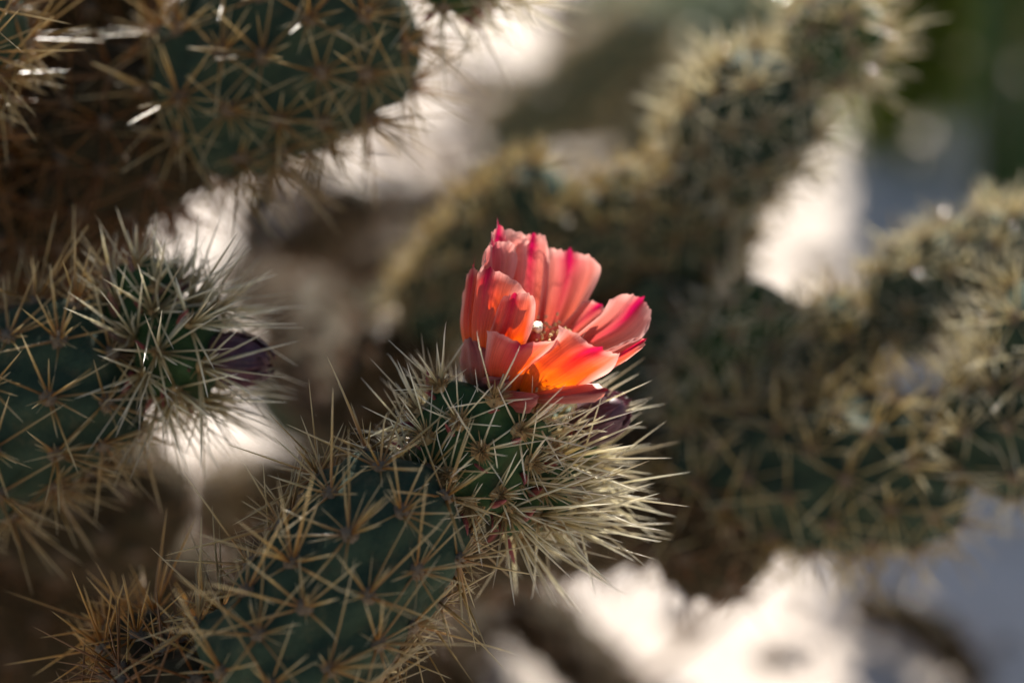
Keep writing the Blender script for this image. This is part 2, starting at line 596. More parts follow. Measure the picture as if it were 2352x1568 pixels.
def build_joint(root, name, pts, radii, mat, sp='spine', mode='stuff', cnt=11, slen=(0.010, 0.021), srad=0.00030,
                spacing=0.012, amp=0.0034, seed=1, res=(70, 60), tub=(0.0056, 0.0033), central=0.35, fwd=0.25,
                spread=(50, 88), cap=(0.8, 0.9), pad=0.0021, glochid=0, sides=4, limit=0, leaf=None, leaf_len=0.006, label=None, fine=0):
    """one stem joint or fruit (a part) with its areoles and spines (sub-parts).
    mode 'single': spines that show are objects; 'cluster': one object per areole; 'stuff': one mesh"""
    rng = np.random.default_rng(seed)
    base = np.array(root.location)
    tb = Tube(pts, radii, spacing, amp, cap[0], cap[1], tub, seed)
    v, f, h = tb.mesh(*res)
    jo = mesh_obj(name, v, f, M[mat], root, base, {'h': h})
    if label:
        jo['label'] = label
    p, n, ax = tb.areoles()
    if len(p) == 0:
        return tb, jo
    rest, rest_pts, rest_n = [], [], []
    singles = []
    for i in range(len(p)):
        c = int(rng.integers(cnt - 2, cnt + 3))
        ds = spine_dirs(n[i], ax[i], c, rng, central, fwd, spread)
        sps = []
        for d in ds:
            L = rng.uniform(*slen)
            if rng.random() < 0.25:
                L *= 0.6
            sps.append((p[i] - n[i] * 0.0004 + d * 0.0006, d, L, srad * rng.uniform(0.75, 1.2), rng.normal(0, 0.022), rng.uniform(0, 1)))
        gl = []
        for _ in range(glochid):
            t_ = math.radians(rng.uniform(0, 75))
            a_ = rng.uniform(0, 6.28)
            e1 = unit(np.cross(n[i], (0.3, 0.1, 0.9)))
            e2 = np.cross(n[i], e1)
            d = math.cos(t_) * n[i] + math.sin(t_) * (math.cos(a_) * e1 + math.sin(a_) * e2)
            gl.append((p[i], d, rng.uniform(0.0026, 0.0050), 0.00018, 0.0, rng.uniform(0, 1)))
        faces_cam = np.dot(n[i], unit(CAM - p[i]))
        fines = []
        for d in spine_dirs(n[i], ax[i], fine, rng, 0.3, 0.15, (45, 85)) if fine else []:
            fines.append((p[i], d, rng.uniform(0.004, 0.010), 0.00014, rng.normal(0, 0.03), rng.uniform(0.3, 1)))
        if mode == 'single':
            rest += fines
        else:
            sps = sps + fines
        if leaf:
            build_leaf(jo, base, p[i] - ax[i] * 0.0030 - n[i] * 0.0006, unit(n[i] * 0.75 + ax[i] * (0.75 if leaf == 'green_leaf' else 0.1) + np.cross(n[i], ax[i]) * rng.normal(0, 0.5) + rng.normal(0, 0.15, 3)), ax[i], leaf_len * rng.uniform(0.7, 1.2), M[leaf], rng)
        if mode == 'cluster' and faces_cam > -0.35:
            sv, sf, st, sr = spine_batch(sps + gl, sides)
            pv, pf = pad_batch([p[i]], [n[i]], pad, rng)
            k = len(sv)
            mi = [0] * (len(sps) * 5 * sides) + [1] * (len(gl) * 5 * sides) + [2] * len(pf)
            mesh_obj('spine_cluster', np.vstack([sv, pv]), sf.tolist() + [[q + k for q in ff] for ff in pf],
                     [M[sp], M['glochid'], M['glochid' if glochid else 'wool']], jo, base, {'t': list(st) + [0] * len(pv), 'rnd': list(sr) + [0.5] * len(pv)}, True, mi)
            continue
        if mode == 'single':
            for s in sps:
                singles.append((s, faces_cam))
            if faces_cam > -0.1:
                pv, pf = pad_batch([p[i]], [n[i]], pad, rng)
                mi = [0] * len(pf)
                vv = np.array(pv)
                at = {'t': [0] * len(vv), 'rnd': [0.5] * len(vv)}
                if gl:
                    sv, sf, st, sr = spine_batch(gl, 3)
                    k = len(vv)
                    vv = np.vstack([vv, sv])
                    pf = pf + (sf + k).tolist()
                    mi = mi + [1] * len(sf)
                    at = {'t': at['t'] + list(st), 'rnd': at['rnd'] + list(sr)}
                mesh_obj('areole', vv, pf, [M['glochid' if glochid else 'wool'], M['glochid']], jo, base, at, True, mi)
            else:
                rest_pts.append(p[i]); rest_n.append(n[i])
        else:
            rest += sps + gl
            rest_pts.append(p[i]); rest_n.append(n[i])
    if mode == 'single':
        def score(q):
            s, fc = q
            d = s[1]
            across = s[2] * math.sqrt(max(0, 1 - np.dot(d, FWD) ** 2))
            return across * (0.3 + max(0, fc + 0.3))
        singles.sort(key=score, reverse=True)
        for q, (s, fc) in enumerate(singles):
            if q < limit:
                single_spine(jo, base, s[0], s[1], s[2], s[3], sp, rng)
            else:
                rest.append(s)
    if rest:
        sv, sf, st, sr = spine_batch(rest, sides)
        o = mesh_obj('spine_mass', sv, sf, M[sp], jo, base, {'t': st, 'rnd': sr})
        o['kind'] = 'stuff'
    if rest_pts:
        pv, pf = pad_batch(rest_pts, rest_n, pad, rng)
        o = mesh_obj('areole_wool', pv, pf, M['wool'], jo, base)
        o['kind'] = 'stuff'
    return tb, jo


def build_leaf(parent, base, p, d, ax, L, mat, rng, name='leaf'):
    """a small fleshy awl-shaped leaf, curved, tapering to a point"""
    a = unit(np.cross(d, ax))
    b = np.cross(a, d)
    V, F = [], []
    k, m = 6, 6
    bend = rng.uniform(-0.25, 0.45)
    for i in range(k):
        t = i / (k - 1)
        r = L * 0.17 * (math.sin(math.pi * min(1, 0.25 + t * 0.75)) ** 0.8 * (1 - t * 0.25) + 0.02)
        c = p + d * L * t + b * (-bend * L * t * t)
        for j in range(m):
            th = j * 2 * math.pi / m
            V.append(c + r * (math.cos(th) * a + 0.6 * math.sin(th) * b))
    for i in range(k - 1):
        for j in range(m):
            F.append([i * m + j, i * m + (j + 1) % m, (i + 1) * m + (j + 1) % m, (i + 1) * m + j])
    F.append([(k - 1) * m + j for j in range(m)])
    return mesh_obj(name, V, F, mat, parent, base)


# ------------------------------------------------------------------ petals
def cr_rows(rows, n):
    """rows: list of 3-point rows (left, centre, right) -> n rows"""
    a = [catmull([r[i] for r in rows], n) for i in range(3)]
    return np.stack(a, 1)


def petal(parent, base, rows, mat, rng, name='petal', cusp=0.05, ruffle=0.02, nt=28, ns=25, roundness=0.42, label=None):
    """rows of (left, centre, right) points from the base to the tip"""
    R = cr_rows([[np.asarray(q, float) for q in r] for r in rows], nt)
    length = np.linalg.norm(R[-1, 1] - R[0, 1])
    V, pt, ps = [], [], []
    ph = rng.uniform(0, 6.28, 5)
    s_ = np.linspace(-1, 1, ns)
    for i in range(nt):
        t = i / (nt - 1)
        Lp, Cp, Rp = R[i]
        tang = unit(R[min(i + 1, nt - 1), 1] - R[max(i - 1, 0), 1])
        nrm = unit(np.cross(Rp - Lp, tang))
        for s in s_:
            # quadratic through the three points
            q = Lp * (s * (s - 1) / 2) + Cp * (1 - s * s) + Rp * (s * (s + 1) / 2)
            # round off the upper corners
            drop = max(0, t - 0.6) / 0.4
            q = q - tang * (drop ** 2.2) * (abs(s) ** 4.5) * length * 0.12 * roundness * 2
            # pointed tip
            q = q + tang * cusp * length * math.exp(-abs(s) * 11) * max(0, (t - 0.8) / 0.2) ** 1.5
            # ruffled, toothed margin
            e = max(abs(s) ** 4, max(0, (t - 0.75) / 0.25) ** 2) * max(0, min(1, (t - 0.25) / 0.3))
            wv = math.sin(7 * s + 5 * t + ph[0]) + 0.7 * math.sin(13 * s - 9 * t + ph[1]) + 0.5 * math.sin(23 * s + 17 * t + ph[2])
            q = q + nrm * length * ruffle * e * wv
            tooth = 0.5 * math.sin(19 * s + ph[3]) + 0.5 * math.sin(31 * s + ph[4])
            q = q + tang * length * 0.012 * max(0, (t - 0.85) / 0.15) * tooth
            # shallow lengthwise folds
            q = q + nrm * length * 0.02 * math.sin(3.0 * s * math.pi + ph[2]) * math.sin(math.pi * min(1, t))
            # crease along the midrib
            q = q - nrm * length * 0.03 * math.exp(-(s / 0.16) ** 2) * t
            V.append(q); pt.append(t); ps.append(s)
    F = []
    for i in range(nt - 1):
        for j in range(ns - 1):
            F.append([i * ns + j, i * ns + j + 1, (i + 1) * ns + j + 1, (i + 1) * ns + j])
    o = mesh_obj(name, V, F, mat, parent, base, {'pt': pt, 'ps': ps, 'rnd': [rng.uniform()] * len(V)})
    if label:
        o['label'] = label
    return o


def fl(x, y, dz):
    """flower close-up coordinates and depth offset in mm -> point"""
    return P(1028.4 + x * 0.3086, 484 + y * 0.3086, 0.5 + dz / 1000)


def closed_bud(root, base_p, tip_p, r, mat, seed, n=7, blunt=0.35):
    """closed flower bud: overlapping pointed tepals round a spindle core"""
    rng = np.random.default_rng(seed)
    base = np.array(root.location)
    ax = unit(tip_p - base_p)
    L = np.linalg.norm(tip_p - base_p)
    tb = Tube([base_p, (base_p + tip_p) / 2, tip_p - ax * 0.05 * L], [r * 0.8, r, r * 0.75], 1.0, 0, 0.3, 1.2, seed=seed)
    v, f, h = tb.mesh(22, 20)
    bo = mesh_obj('flower_bud', v, f, M[mat], root, base, {'h': h})
    e1 = unit(np.cross(ax, (0.2, 0.3, 0.9)))
    e2 = np.cross(ax, e1)
    for k in range(n):
        th = k * 2 * math.pi / n + rng.normal(0, 0.1)
        rows = []
        for t, w, rr in ((0, 0.42, 0.92), (0.4, 0.62, 1.10), (0.75, 0.46, 0.96), (1.0 + rng.normal(0, 0.05), 0.10, blunt)):
            row = []
            for sg in (-1, 0, 1):
                a = th + sg * w
                row.append(base_p + ax * L * t + r * rr * (1.0 + (0.05 if sg == 0 else 0.02 * k % 0.06)) * (math.cos(a) * e1 + math.sin(a) * e2))
            rows.append(row)
        petal(bo, base, rows, M[mat], rng, 'tepal', 0.08, 0.015, 14, 9)
    return bo


# ------------------------------------------------------------------ ground
gx = np.concatenate([np.linspace(-60, -3, 14), np.linspace(-2.4, 2.4, 90), np.linspace(3, 60, 14)])
gy = np.concatenate([np.linspace(-30, -1.5, 8), np.linspace(-1.2, 4.5, 100), np.linspace(5.5, 120, 18)])
GX, GY = np.meshgrid(gx, gy, indexing='ij')
GZ = (0.006 * np.sin(GX * 7 + 1) * np.cos(GY * 6) + 0.004 * np.sin(GX * 17 + GY * 13) + 0.003 * np.cos(GX * 29 - GY * 23 + 2))
GZ -= 0.008
gv = np.stack([GX, GY, GZ], -1).reshape(-1, 3)
ni, nj = GX.shape
ii, jj = np.meshgrid(np.arange(ni - 1), np.arange(nj - 1), indexing='ij')
ga = ii * nj + jj
gf = np.stack([ga, ga + nj, ga + nj + 1, ga + 1], -1).reshape(-1, 4)
ground = mesh_obj('ground', gv, gf, M['sand'])
ground['kind'] = 'structure'


def root_at(p, label):
    o = thing('cholla_cactus', (p[0], p[1], 0.0), label, 'cactus')
    return o


# ------------------------------------------------------------------ plant 1: the flowering cholla
p_low = P(560, 1640, 0.477)
foot = fall(p_low, 3, 0.01)
c1 = root_at(foot[-1], 'green cholla cactus bearing the open coral pink flower on its tip')
build_joint(c1, 'stem_joint', [P(560, 1640, 0.477), P(740, 1400, 0.485), P(862, 1248, 0.492), P(972, 1110, 0.502)], [0.0150, 0.0158, 0.0160, 0.0145], 'skin', 'spine', 'single',
            cnt=10, central=0.25, slen=(0.009, 0.026), srad=0.00028, pad=0.0019, fine=9, seed=3, res=(150, 120), sides=5, limit=140, spacing=0.0114)
build_joint(c1, 'stem_joint', [p_low] + foot, [0.020, 0.021, 0.022, 0.023], 'old', 'spine_rust', 'stuff', cnt=9, seed=4, spacing=0.014)
build_joint(c1, 'stem_joint', [P(330, 1700, 0.512), P(430, 1560, 0.516), P(505, 1455, 0.518)], [0.017, 0.0175, 0.015], 'old', 'spine_gold', 'cluster',
            cnt=13, fine=6, slen=(0.010, 0.024), srad=0.0003, seed=5, spacing=0.0115)
build_joint(c1, 'stem_joint', [P(330, 1700, 0.512), P(440, 1690, 0.495), P(560, 1640, 0.48)], [0.017, 0.017, 0.018], 'old', 'spine_rust', 'stuff', cnt=9, seed=6)

fruit_tb, fruit = build_joint(c1, 'fruit', [P(1035, 1150, 0.504), P(1095, 1030, 0.503), P(1150, 915, 0.505)], [0.0105, 0.0122, 0.0125], 'fruit', 'spine_pale', 'single',
            cnt=11, slen=(0.007, 0.018), srad=0.00023, seed=21, res=(90, 84), sides=5, limit=110, spacing=0.0078, amp=0.0022,
            tub=(0.0034, 0.0026), central=0.45, fwd=0.35, pad=0.0021, glochid=70, leaf='red_leaf', leaf_len=0.0055, cap=(0.6, 0.25))
build_joint(c1, 'fruit', [P(1090, 1135, 0.509), P(1200, 1095, 0.512), P(1320, 1065, 0.513)], [0.0085, 0.0105, 0.0098], 'fruit', 'spine_pale', 'single',
            cnt=14, slen=(0.013, 0.029), srad=0.0003, seed=22, res=(70, 64), sides=5, limit=50, spacing=0.008, amp=0.0022,
            tub=(0.0034, 0.0026), central=0.6, fwd=0.75, pad=0.0015, glochid=30, leaf='red_leaf', leaf_len=0.0055, cap=(0.6, 0.7))
build_joint(c1, 'fruit', [P(1210, 1060, 0.516), P(1280, 1020, 0.519), P(1350, 975, 0.520)], [0.0062, 0.0072, 0.0065], 'fruit', 'spine_pale', 'cluster',
            cnt=13, slen=(0.009, 0.018), srad=0.00026, seed=23, res=(50, 50), spacing=0.008, amp=0.002,
            tub=(0.0034, 0.0026), central=0.6, fwd=0.6, pad=0.0014, glochid=16, leaf='red_leaf', leaf_len=0.005, cap=(0.6, 0.35))
closed_bud(c1, P(1330, 985, 0.515), P(1438, 928, 0.508), 0.0047, 'bud', 31, blunt=0.6)

# the open flower
base1 = np.array(c1.location)
rng_f = np.random.default_rng(5)
cup = Tube([fl(440, 1420, 7), fl(470, 1350, 7.5), fl(520, 1255, 8)], [0.0062, 0.0072, 0.0082], 1.0, 0, 0.4, 0.12, seed=2)
v, f, h = cup.mesh(24, 40)
flower = mesh_obj('flower', v, f, M['sepal'], c1, base1, {'h': h, 'pt': np.zeros(len(v)), 'ps': np.full(len(v), 0.5), 'rnd': np.zeros(len(v))})
flower['label'] = 'open coral pink cactus flower with magenta tipped petals'


def rows(*r):
    return [[fl(*q) for q in row] for row in r]


PETALS = [
    # back petals
    ('petal_in', rows([(500, 1260, 12), (560, 1250, 14), (620, 1250, 13)], [(640, 900, 13), (770, 880, 17), (890, 900, 14)],
                      [(705, 500, 12), (890, 500, 17), (1125, 500, 13)], [(715, 225, 11), (910, 310, 16), (1125, 300, 12)]), 0.03),
    ('petal_in', rows([(460, 1260, 10), (520, 1250, 13), (570, 1250, 13)], [(500, 850, 10), (590, 850, 14), (720, 850, 13)],
                      [(455, 450, 9), (615, 430, 13), (752, 430, 12)], [(520, 170, 8), (640, 180, 11), (750, 150, 10)]), 0.01),
    ('petal_in', rows([(420, 1260, 6), (470, 1250, 10), (520, 1250, 12)], [(330, 800, 4), (410, 800, 9), (530, 800, 11)],
                      [(255, 380, 2), (385, 380, 7), (570, 370, 10)], [(335, 170, 2), (385, 150, 5), (600, 120, 9)]), 0.10),
    ('petal_in', rows([(370, 1250, 3), (400, 1250, 6), (440, 1250, 8)], [(215, 850, -1), (290, 850, 3), (390, 850, 6)],
                      [(225, 480, -2), (345, 430, 2), (490, 420, 6)], [(285, 280, -2), (345, 250, 1), (520, 190, 5)]), 0.09),
    ('petal_in', rows([(560, 1260, 12), (610, 1260, 13), (650, 1270, 12)], [(740, 980, 12), (850, 970, 14), (960, 980, 12)],
                      [(960, 730, 11), (1050, 770, 13), (1180, 830, 10)], [(1040, 640, 11), (1130, 700, 12), (1230, 780, 9)]), 0.02),
    ('petal_in', rows([(600, 1290, 6), (640, 1290, 7), (680, 1310, 6)], [(860, 1010, 3), (950, 1040, 6), (1040, 1090, 3)],
                      [(1120, 790, 3), (1260, 850, 6), (1375, 1000, 0)], [(1265, 590, 3), (1440, 660, 6), (1560, 800, 2)]), 0.03),
    # right, low
    ('petal', rows([(620, 1330, 2), (660, 1340, 0), (690, 1350, 1)], [(880, 1150, -3), (930, 1200, -4), (980, 1250, -2)],
                   [(1190, 1030, -4), (1230, 1100, -6), (1220, 1180, -3)], [(1410, 920, -4), (1460, 965, -5), (1470, 1020, -4)]), 0.05),
    # left side
    ('petal', rows([(170, 1180, 7), (200, 1210, 5), (250, 1220, 5)], [(110, 900, 5), (145, 900, 0), (225, 900, 0)],
                   [(115, 650, 4), (165, 630, -1), (240, 620, 0)], [(140, 500, 3), (180, 430, 0), (250, 470, 1)]), 0.14),
    ('petal', rows([(220, 1230, 5), (260, 1240, 2), (320, 1250, 2)], [(180, 930, 0), (230, 930, -5), (380, 930, -6)],
                   [(200, 680, -2), (262, 640, -6), (520, 690, -8)], [(235, 520, -2), (295, 440, -5), (610, 540, -8)]), 0.05),
    ('petal', rows([(280, 1270, 3), (330, 1280, 0), (400, 1290, 0)], [(290, 1010, -5), (390, 1010, -8), (575, 1000, -9)],
                   [(350, 790, -7), (455, 780, -10), (650, 800, -10)], [(400, 620, -7), (492, 622, -10), (665, 580, -10)]), 0.02),
    # front
    ('petal', rows([(330, 1310, 3), (420, 1340, 0), (520, 1350, 2)], [(270, 1180, -5), (430, 1190, -10), (610, 1170, -9)],
                   [(290, 980, -9), (495, 1060, -14), (760, 1040, -13)], [(330, 840, -10), (560, 975, -15), (890, 920, -14)]), -0.05),
    ('petal', rows([(520, 1350, 2), (610, 1360, -1), (700, 1370, 1)], [(590, 1160, -8), (790, 1220, -12), (960, 1310, -7)],
                   [(790, 960, -13), (980, 1090, -16), (1200, 1190, -11)], [(895, 820, -14), (1125, 1030, -17), (1350, 1030, -12)]), 0.03),
]
for mname, rw, cu in PETALS:
    petal(flower, base1, rw, M[mname], rng_f, 'petal', cu, 0.014)
SEPALS = [
    rows([(150, 1300, 3), (230, 1330, 0), (320, 1300, -2)], [(95, 1150, 4), (215, 1180, -4), (325, 1180, -5)], [(95, 1040, 4), (200, 1050, -4), (315, 1080, -5)], [(110, 970, 3), (165, 950, -2), (270, 990, -3)]),
    rows([(320, 1370, -1), (330, 1410, -2), (350, 1460, 0)], [(450, 1335, -7), (470, 1410, -9), (480, 1490, -6)], [(560, 1340, -10), (590, 1410, -12), (600, 1500, -8)], [(650, 1350, -11), (670, 1390, -12), (655, 1470, -9)]),
    rows([(560, 1370, -2), (570, 1400, -3), (590, 1430, -2)], [(720, 1340, -8), (740, 1400, -11), (770, 1440, -8)], [(930, 1295, -9), (965, 1370, -13), (990, 1430, -10)], [(1110, 1270, -7), (1165, 1330, -12), (1160, 1410, -10)]),
    rows([(180, 1330, 3), (260, 1360, 0), (330, 1370, 0)], [(230, 1260, -3), (330, 1300, -6), (420, 1330, -5)], [(300, 1230, -6), (380, 1270, -8), (470, 1310, -7)], [(380, 1230, -7), (440, 1260, -9), (500, 1300, -8)]),
    rows([(600, 1370, 6), (640, 1380, 6), (660, 1400, 5)], [(800, 1320, 4), (820, 1350, 4), (830, 1390, 2)], [(960, 1270, 4), (980, 1310, 4), (980, 1360, 1)], [(1050, 1240, 5), (1070, 1280, 5), (1060, 1330, 2)]),
]
for rw in SEPALS:
    petal(flower, base1, rw, M['sepal'], rng_f, 'sepal', 0.05, 0.012, 20, 15)

# stamens and stigma
sb = fl(540, 1230, 7)
for k in range(46):
    a = k * 2.39996
    q = math.sqrt((k + 0.5) / 46)
    p0 = fl(540 + 60 * q * math.cos(a), 1225 + 25 * q * math.sin(a), 7 - 4 * q * math.sin(a))
    tip = fl(765 + 150 * q * math.cos(a) + rng_f.normal(0, 14), 905 + 110 * q * math.sin(a) + rng_f.normal(0, 14), 4 - 8.0 * q * math.sin(a) + rng_f.normal(0, 0.8))
    mid = (p0 + tip) / 2 + 0.0012 * unit(np.array([math.cos(a), math.sin(a) * 0.5, 0.2]))
    tb = Tube([p0, mid, tip], [0.00022, 0.00018, 0.00014], 1.0, 0, 0.2, 0.2)
    v1, f1, _ = tb.mesh(7, 5)
    d = unit(rng_f.normal(0, 1, 3))
    tb2 = Tube([tip - d * 0.0005, tip, tip + d * 0.0005], [0.0002, 0.0003, 0.0002], 1.0, 0, 0.9, 0.9)
    v2, f2, _ = tb2.mesh(6, 6)
    mesh_obj('stamen', np.vstack([v1, v2]), f1 + [[x + len(v1) for x in ff] for ff in f2], [M['filament'], M['anther']], flower, base1, None, True,
             [0] * len(f1) + [1] * len(f2))
stb = Tube([fl(540, 1230, 7), fl(600, 1050, 2), fl(665, 900, -2)], [0.0009, 0.001, 0.0011], 1.0, 0, 0.2, 0.3)
v1, f1, _ = stb.mesh(12, 10)
style = mesh_obj('style', v1, f1, M['filament'], flower, base1)
for k in range(7):
    a = k * 2 * math.pi / 7
    c = fl(668, 895, -2)
    t2 = fl(668 + 34 * math.cos(a), 868 + 24 * math.sin(a), -2.5 - 3.0 * math.sin(a))
    tb = Tube([c, (c + t2) / 2 + np.array([0, 0, 0.0007]), t2], [0.0007, 0.0008, 0.0006], 1.0, 0, 0.6, 0.9)
    v1, f1, _ = tb.mesh(10, 8)
    mesh_obj('stigma_lobe', v1, f1, M['stigma'], flower, base1)

# ------------------------------------------------------------------ plant 2: budding cholla at the left
j2 = [P(-230, 1090, 0.54), P(40, 930, 0.532), P(325, 800, 0.53)]
foot = fall(P(-330, 1200, 0.55), 3, 0.01)
c2 = root_at(foot[-1], 'green cholla cactus ending in a dark purple closed bud and a small upright green bud')
build_joint(c2, 'stem_joint', j2, [0.0175, 0.0178, 0.0145], 'skin', 'spine', 'cluster', cnt=11, slen=(0.010, 0.022), seed=41, res=(120, 96), spacing=0.012, fine=7)
build_joint(c2, 'stem_joint', [j2[0], P(-330, 1200, 0.55)] + foot, [0.018, 0.019, 0.021, 0.022, 0.022], 'old', 'spine_rust', 'stuff', cnt=9, seed=42, spacing=0.014)
build_joint(c2, 'fruit', [P(312, 780, 0.526), P(330, 690, 0.526), P(345, 590, 0.527)], [0.006, 0.0072, 0.0062], 'fruit', 'spine_pale', 'cluster', cnt=11,
            slen=(0.007, 0.014), srad=0.0002, seed=43, spacing=0.0075, amp=0.0022, tub=(0.0034, 0.0024), central=0.5, fwd=0.9, pad=0.0013, glochid=14,
            leaf='green_leaf', leaf_len=0.0085, res=(60, 50))
build_joint(c2, 'fruit', [P(330, 805, 0.526), P(410, 808, 0.523), P(500, 815, 0.521)], [0.0075, 0.0092, 0.0085], 'fruit', 'spine_pale', 'cluster', cnt=20,
            slen=(0.012, 0.025), srad=0.0003, seed=44, spacing=0.0078, amp=0.0022, tub=(0.0034, 0.0026), central=0.5, fwd=0.6, pad=0.0014, glochid=16,
            leaf='red_leaf', leaf_len=0.006, res=(60, 56), cap=(0.6, 0.4))
closed_bud(c2, P(485, 815, 0.521), P(622, 836, 0.517), 0.0052, 'bud', 45, blunt=0.4)

# ------------------------------------------------------------------ plant 3: the big cholla at the upper left
foot = fall(P(-40, 1000, 0.70), 3, 0.02)
c3 = root_at(foot[-1], 'largest cholla cactus, its rust brown lower stem in deep shade above the purple bud')
build_joint(c3, 'stem_joint', [P(380, 270, 0.572), P(645, 140, 0.566), P(920, -20, 0.558)], [0.0192, 0.0208, 0.0185], 'skin', 'spine', 'cluster', cnt=12,
            slen=(0.011, 0.025), seed=51, res=(120, 100), spacing=0.0128, fine=7)
build_joint(c3, 'stem_joint', [P(440, 230, 0.578), P(210, 340, 0.592), P(-20, 500, 0.61)], [0.0195, 0.0225, 0.023], 'old', 'spine_rust', 'cluster', cnt=13,
            slen=(0.010, 0.023), seed=52, res=(100, 80), spacing=0.0125)
build_joint(c3, 'stem_joint', [P(60, 520, 0.61), P(-30, 760, 0.65), P(-40, 1000, 0.70)] + foot, [0.022, 0.024, 0.025, 0.026, 0.028, 0.03], 'old', 'spine_rust', 'stuff', cnt=12, seed=53, spacing=0.014)
build_joint(c3, 'stem_joint', [P(190, 420, 0.61), P(200, 150, 0.60), P(190, -200, 0.58)], [0.017, 0.0165, 0.016], 'old', 'spine_rust', 'stuff', cnt=9, seed=54)
build_joint(c3, 'fruit', [P(960, -30, 0.556), P(1060, -110, 0.552), P(1150, -170, 0.55)], [0.009, 0.0105, 0.01], 'fruit', 'spine_pale', 'cluster', cnt=15,
            slen=(0.012, 0.024), srad=0.00024, seed=55, spacing=0.0085, central=0.5, fwd=0.3, tub=(0.0034, 0.0026), leaf='red_leaf')
build_joint(c3, 'stem_joint', [P(-240, 130, 0.535), P(-130, 10, 0.53), P(-20, -100, 0.525)], [0.018, 0.018, 0.016], 'skin', 'spine', 'cluster', cnt=11,
            slen=(0.012, 0.026), seed=56)
build_joint(c3, 'stem_joint', [P(20, 540, 0.61), P(-180, 350, 0.57), P(-240, 130, 0.535)], [0.02, 0.019, 0.018], 'old', 'spine_rust', 'stuff', cnt=9, seed=57)
build_joint(c3, 'stem_joint', [P(-40, 1000, 0.70), P(130, 1150, 0.69), P(420, 1180, 0.68)], [0.022, 0.022, 0.019], 'old', 'spine_rust', 'stuff', cnt=5, slen=(0.004, 0.010), seed=58)  # this and the next branch are added to fill the lower left with darkness
build_joint(c3, 'stem_joint', [P(-40, 1250, 0.76), P(200, 1400, 0.74), P(470, 1330, 0.72)], [0.022, 0.022, 0.019], 'old', 'spine_rust', 'stuff', cnt=5, slen=(0.004, 0.010), seed=59)
build_joint(c3, 'stem_joint', [P(-30, 760, 0.67), P(120, 640, 0.68), P(330, 600, 0.70)], [0.022, 0.022, 0.017], 'old', 'spine_rust', 'stuff', cnt=5, slen=(0.004, 0.010), seed=60)

# ------------------------------------------------------------------ plant 4: the branching cholla behind the flower
def P4(x, y, d):
    return P(x, y, 0.5 + (d - 0.5) * 0.92)


foot = fall(P4(640, 1420, 0.78), 2, 0.01)
c4 = root_at(foot[-1], 'many branched cholla cactus spreading behind the coral flower in several upright arms')
tr = [P4(1560, 1120, 0.64), P4(1250, 1170, 0.67), P4(950, 1230, 0.72), P4(640, 1420, 0.78)] + foot
build_joint(c4, 'stem_joint', tr, [0.016, 0.018, 0.02, 0.022, 0.024, 0.026], 'old', 'spine_rust', 'stuff', cnt=6, slen=(0.005, 0.012), seed=61, res=(110, 60), spacing=0.013)
build_joint(c4, 'stem_joint', [P4(1540, 1130, 0.64), P4(1650, 1220, 0.635), P4(1770, 1290, 0.63)], [0.015, 0.0165, 0.013], 'old', 'spine_rust', 'stuff', cnt=9, seed=62, slen=(0.008, 0.016))
# lower right arm
build_joint(c4, 'stem_joint', [P(1550, 1090, 0.63), P(1850, 1095, 0.615), P(2230, 1075, 0.60)], [0.0145, 0.0172, 0.0165], 'skin', 'spine_straw', 'cluster', cnt=9, srad=0.00036,
            slen=(0.011, 0.023), seed=63, res=(110, 80))
build_joint(c4, 'stem_joint', [P(2200, 1060, 0.60), P(2400, 900, 0.59), P(2440, 640, 0.58)], [0.0155, 0.0165, 0.014], 'skin', 'spine_pale', 'cluster', cnt=11,
            slen=(0.011, 0.022), seed=64)
# upper right arm
build_joint(c4, 'stem_joint', [P4(1540, 1080, 0.65), P4(1750, 900, 0.652), P4(2020, 730, 0.648)], [0.0095, 0.0115, 0.0105], 'far_skin', 'spine_straw', 'stuff', cnt=15, spacing=0.0098, slen=(0.005, 0.013), srad=0.00036, seed=65)
build_joint(c4, 'stem_joint', [P4(2000, 735, 0.648), P4(2200, 650, 0.64), P4(2430, 560, 0.63)], [0.010, 0.0125, 0.0115], 'far_skin', 'spine_pale', 'stuff', cnt=15, spacing=0.0098, slen=(0.006, 0.014), srad=0.00036, seed=66)
build_joint(c4, 'stem_joint', [P4(1590, 1010, 0.645), P4(1680, 830, 0.642), P4(1790, 665, 0.638)], [0.0078, 0.0085, 0.0072], 'fruit', 'spine_pale', 'stuff', cnt=12, seed=67, slen=(0.008, 0.016), spacing=0.009)
# middle arms
build_joint(c4, 'stem_joint', [P4(1530, 1090, 0.655), P4(1520, 850, 0.672), P4(1570, 610, 0.672)], [0.0135, 0.0148, 0.0135], 'far_skin', 'spine_rust', 'stuff', cnt=6, slen=(0.005, 0.012), seed=68)
build_joint(c4, 'stem_joint', [P4(1560, 640, 0.672), P4(1600, 500, 0.668), P4(1650, 400, 0.66)], [0.012, 0.014, 0.013], 'far_skin', 'spine_straw', 'stuff', cnt=15, spacing=0.0098, slen=(0.005, 0.013), srad=0.00036, seed=69)
build_joint(c4, 'stem_joint', [P4(1625, 430, 0.662), P4(1720, 280, 0.652), P4(1820, 150, 0.642)], [0.0125, 0.0150, 0.0125], 'skin', 'spine_pale', 'stuff', cnt=15, spacing=0.0105, srad=0.00038, seed=70, slen=(0.008, 0.017))
build_joint(c4, 'fruit', [P4(1835, 160, 0.642), P4(1920, 95, 0.64), P4(2000, 10, 0.638)], [0.0078, 0.0095, 0.009], 'fruit', 'spine_pale', 'stuff', cnt=13, seed=71, spacing=0.009)
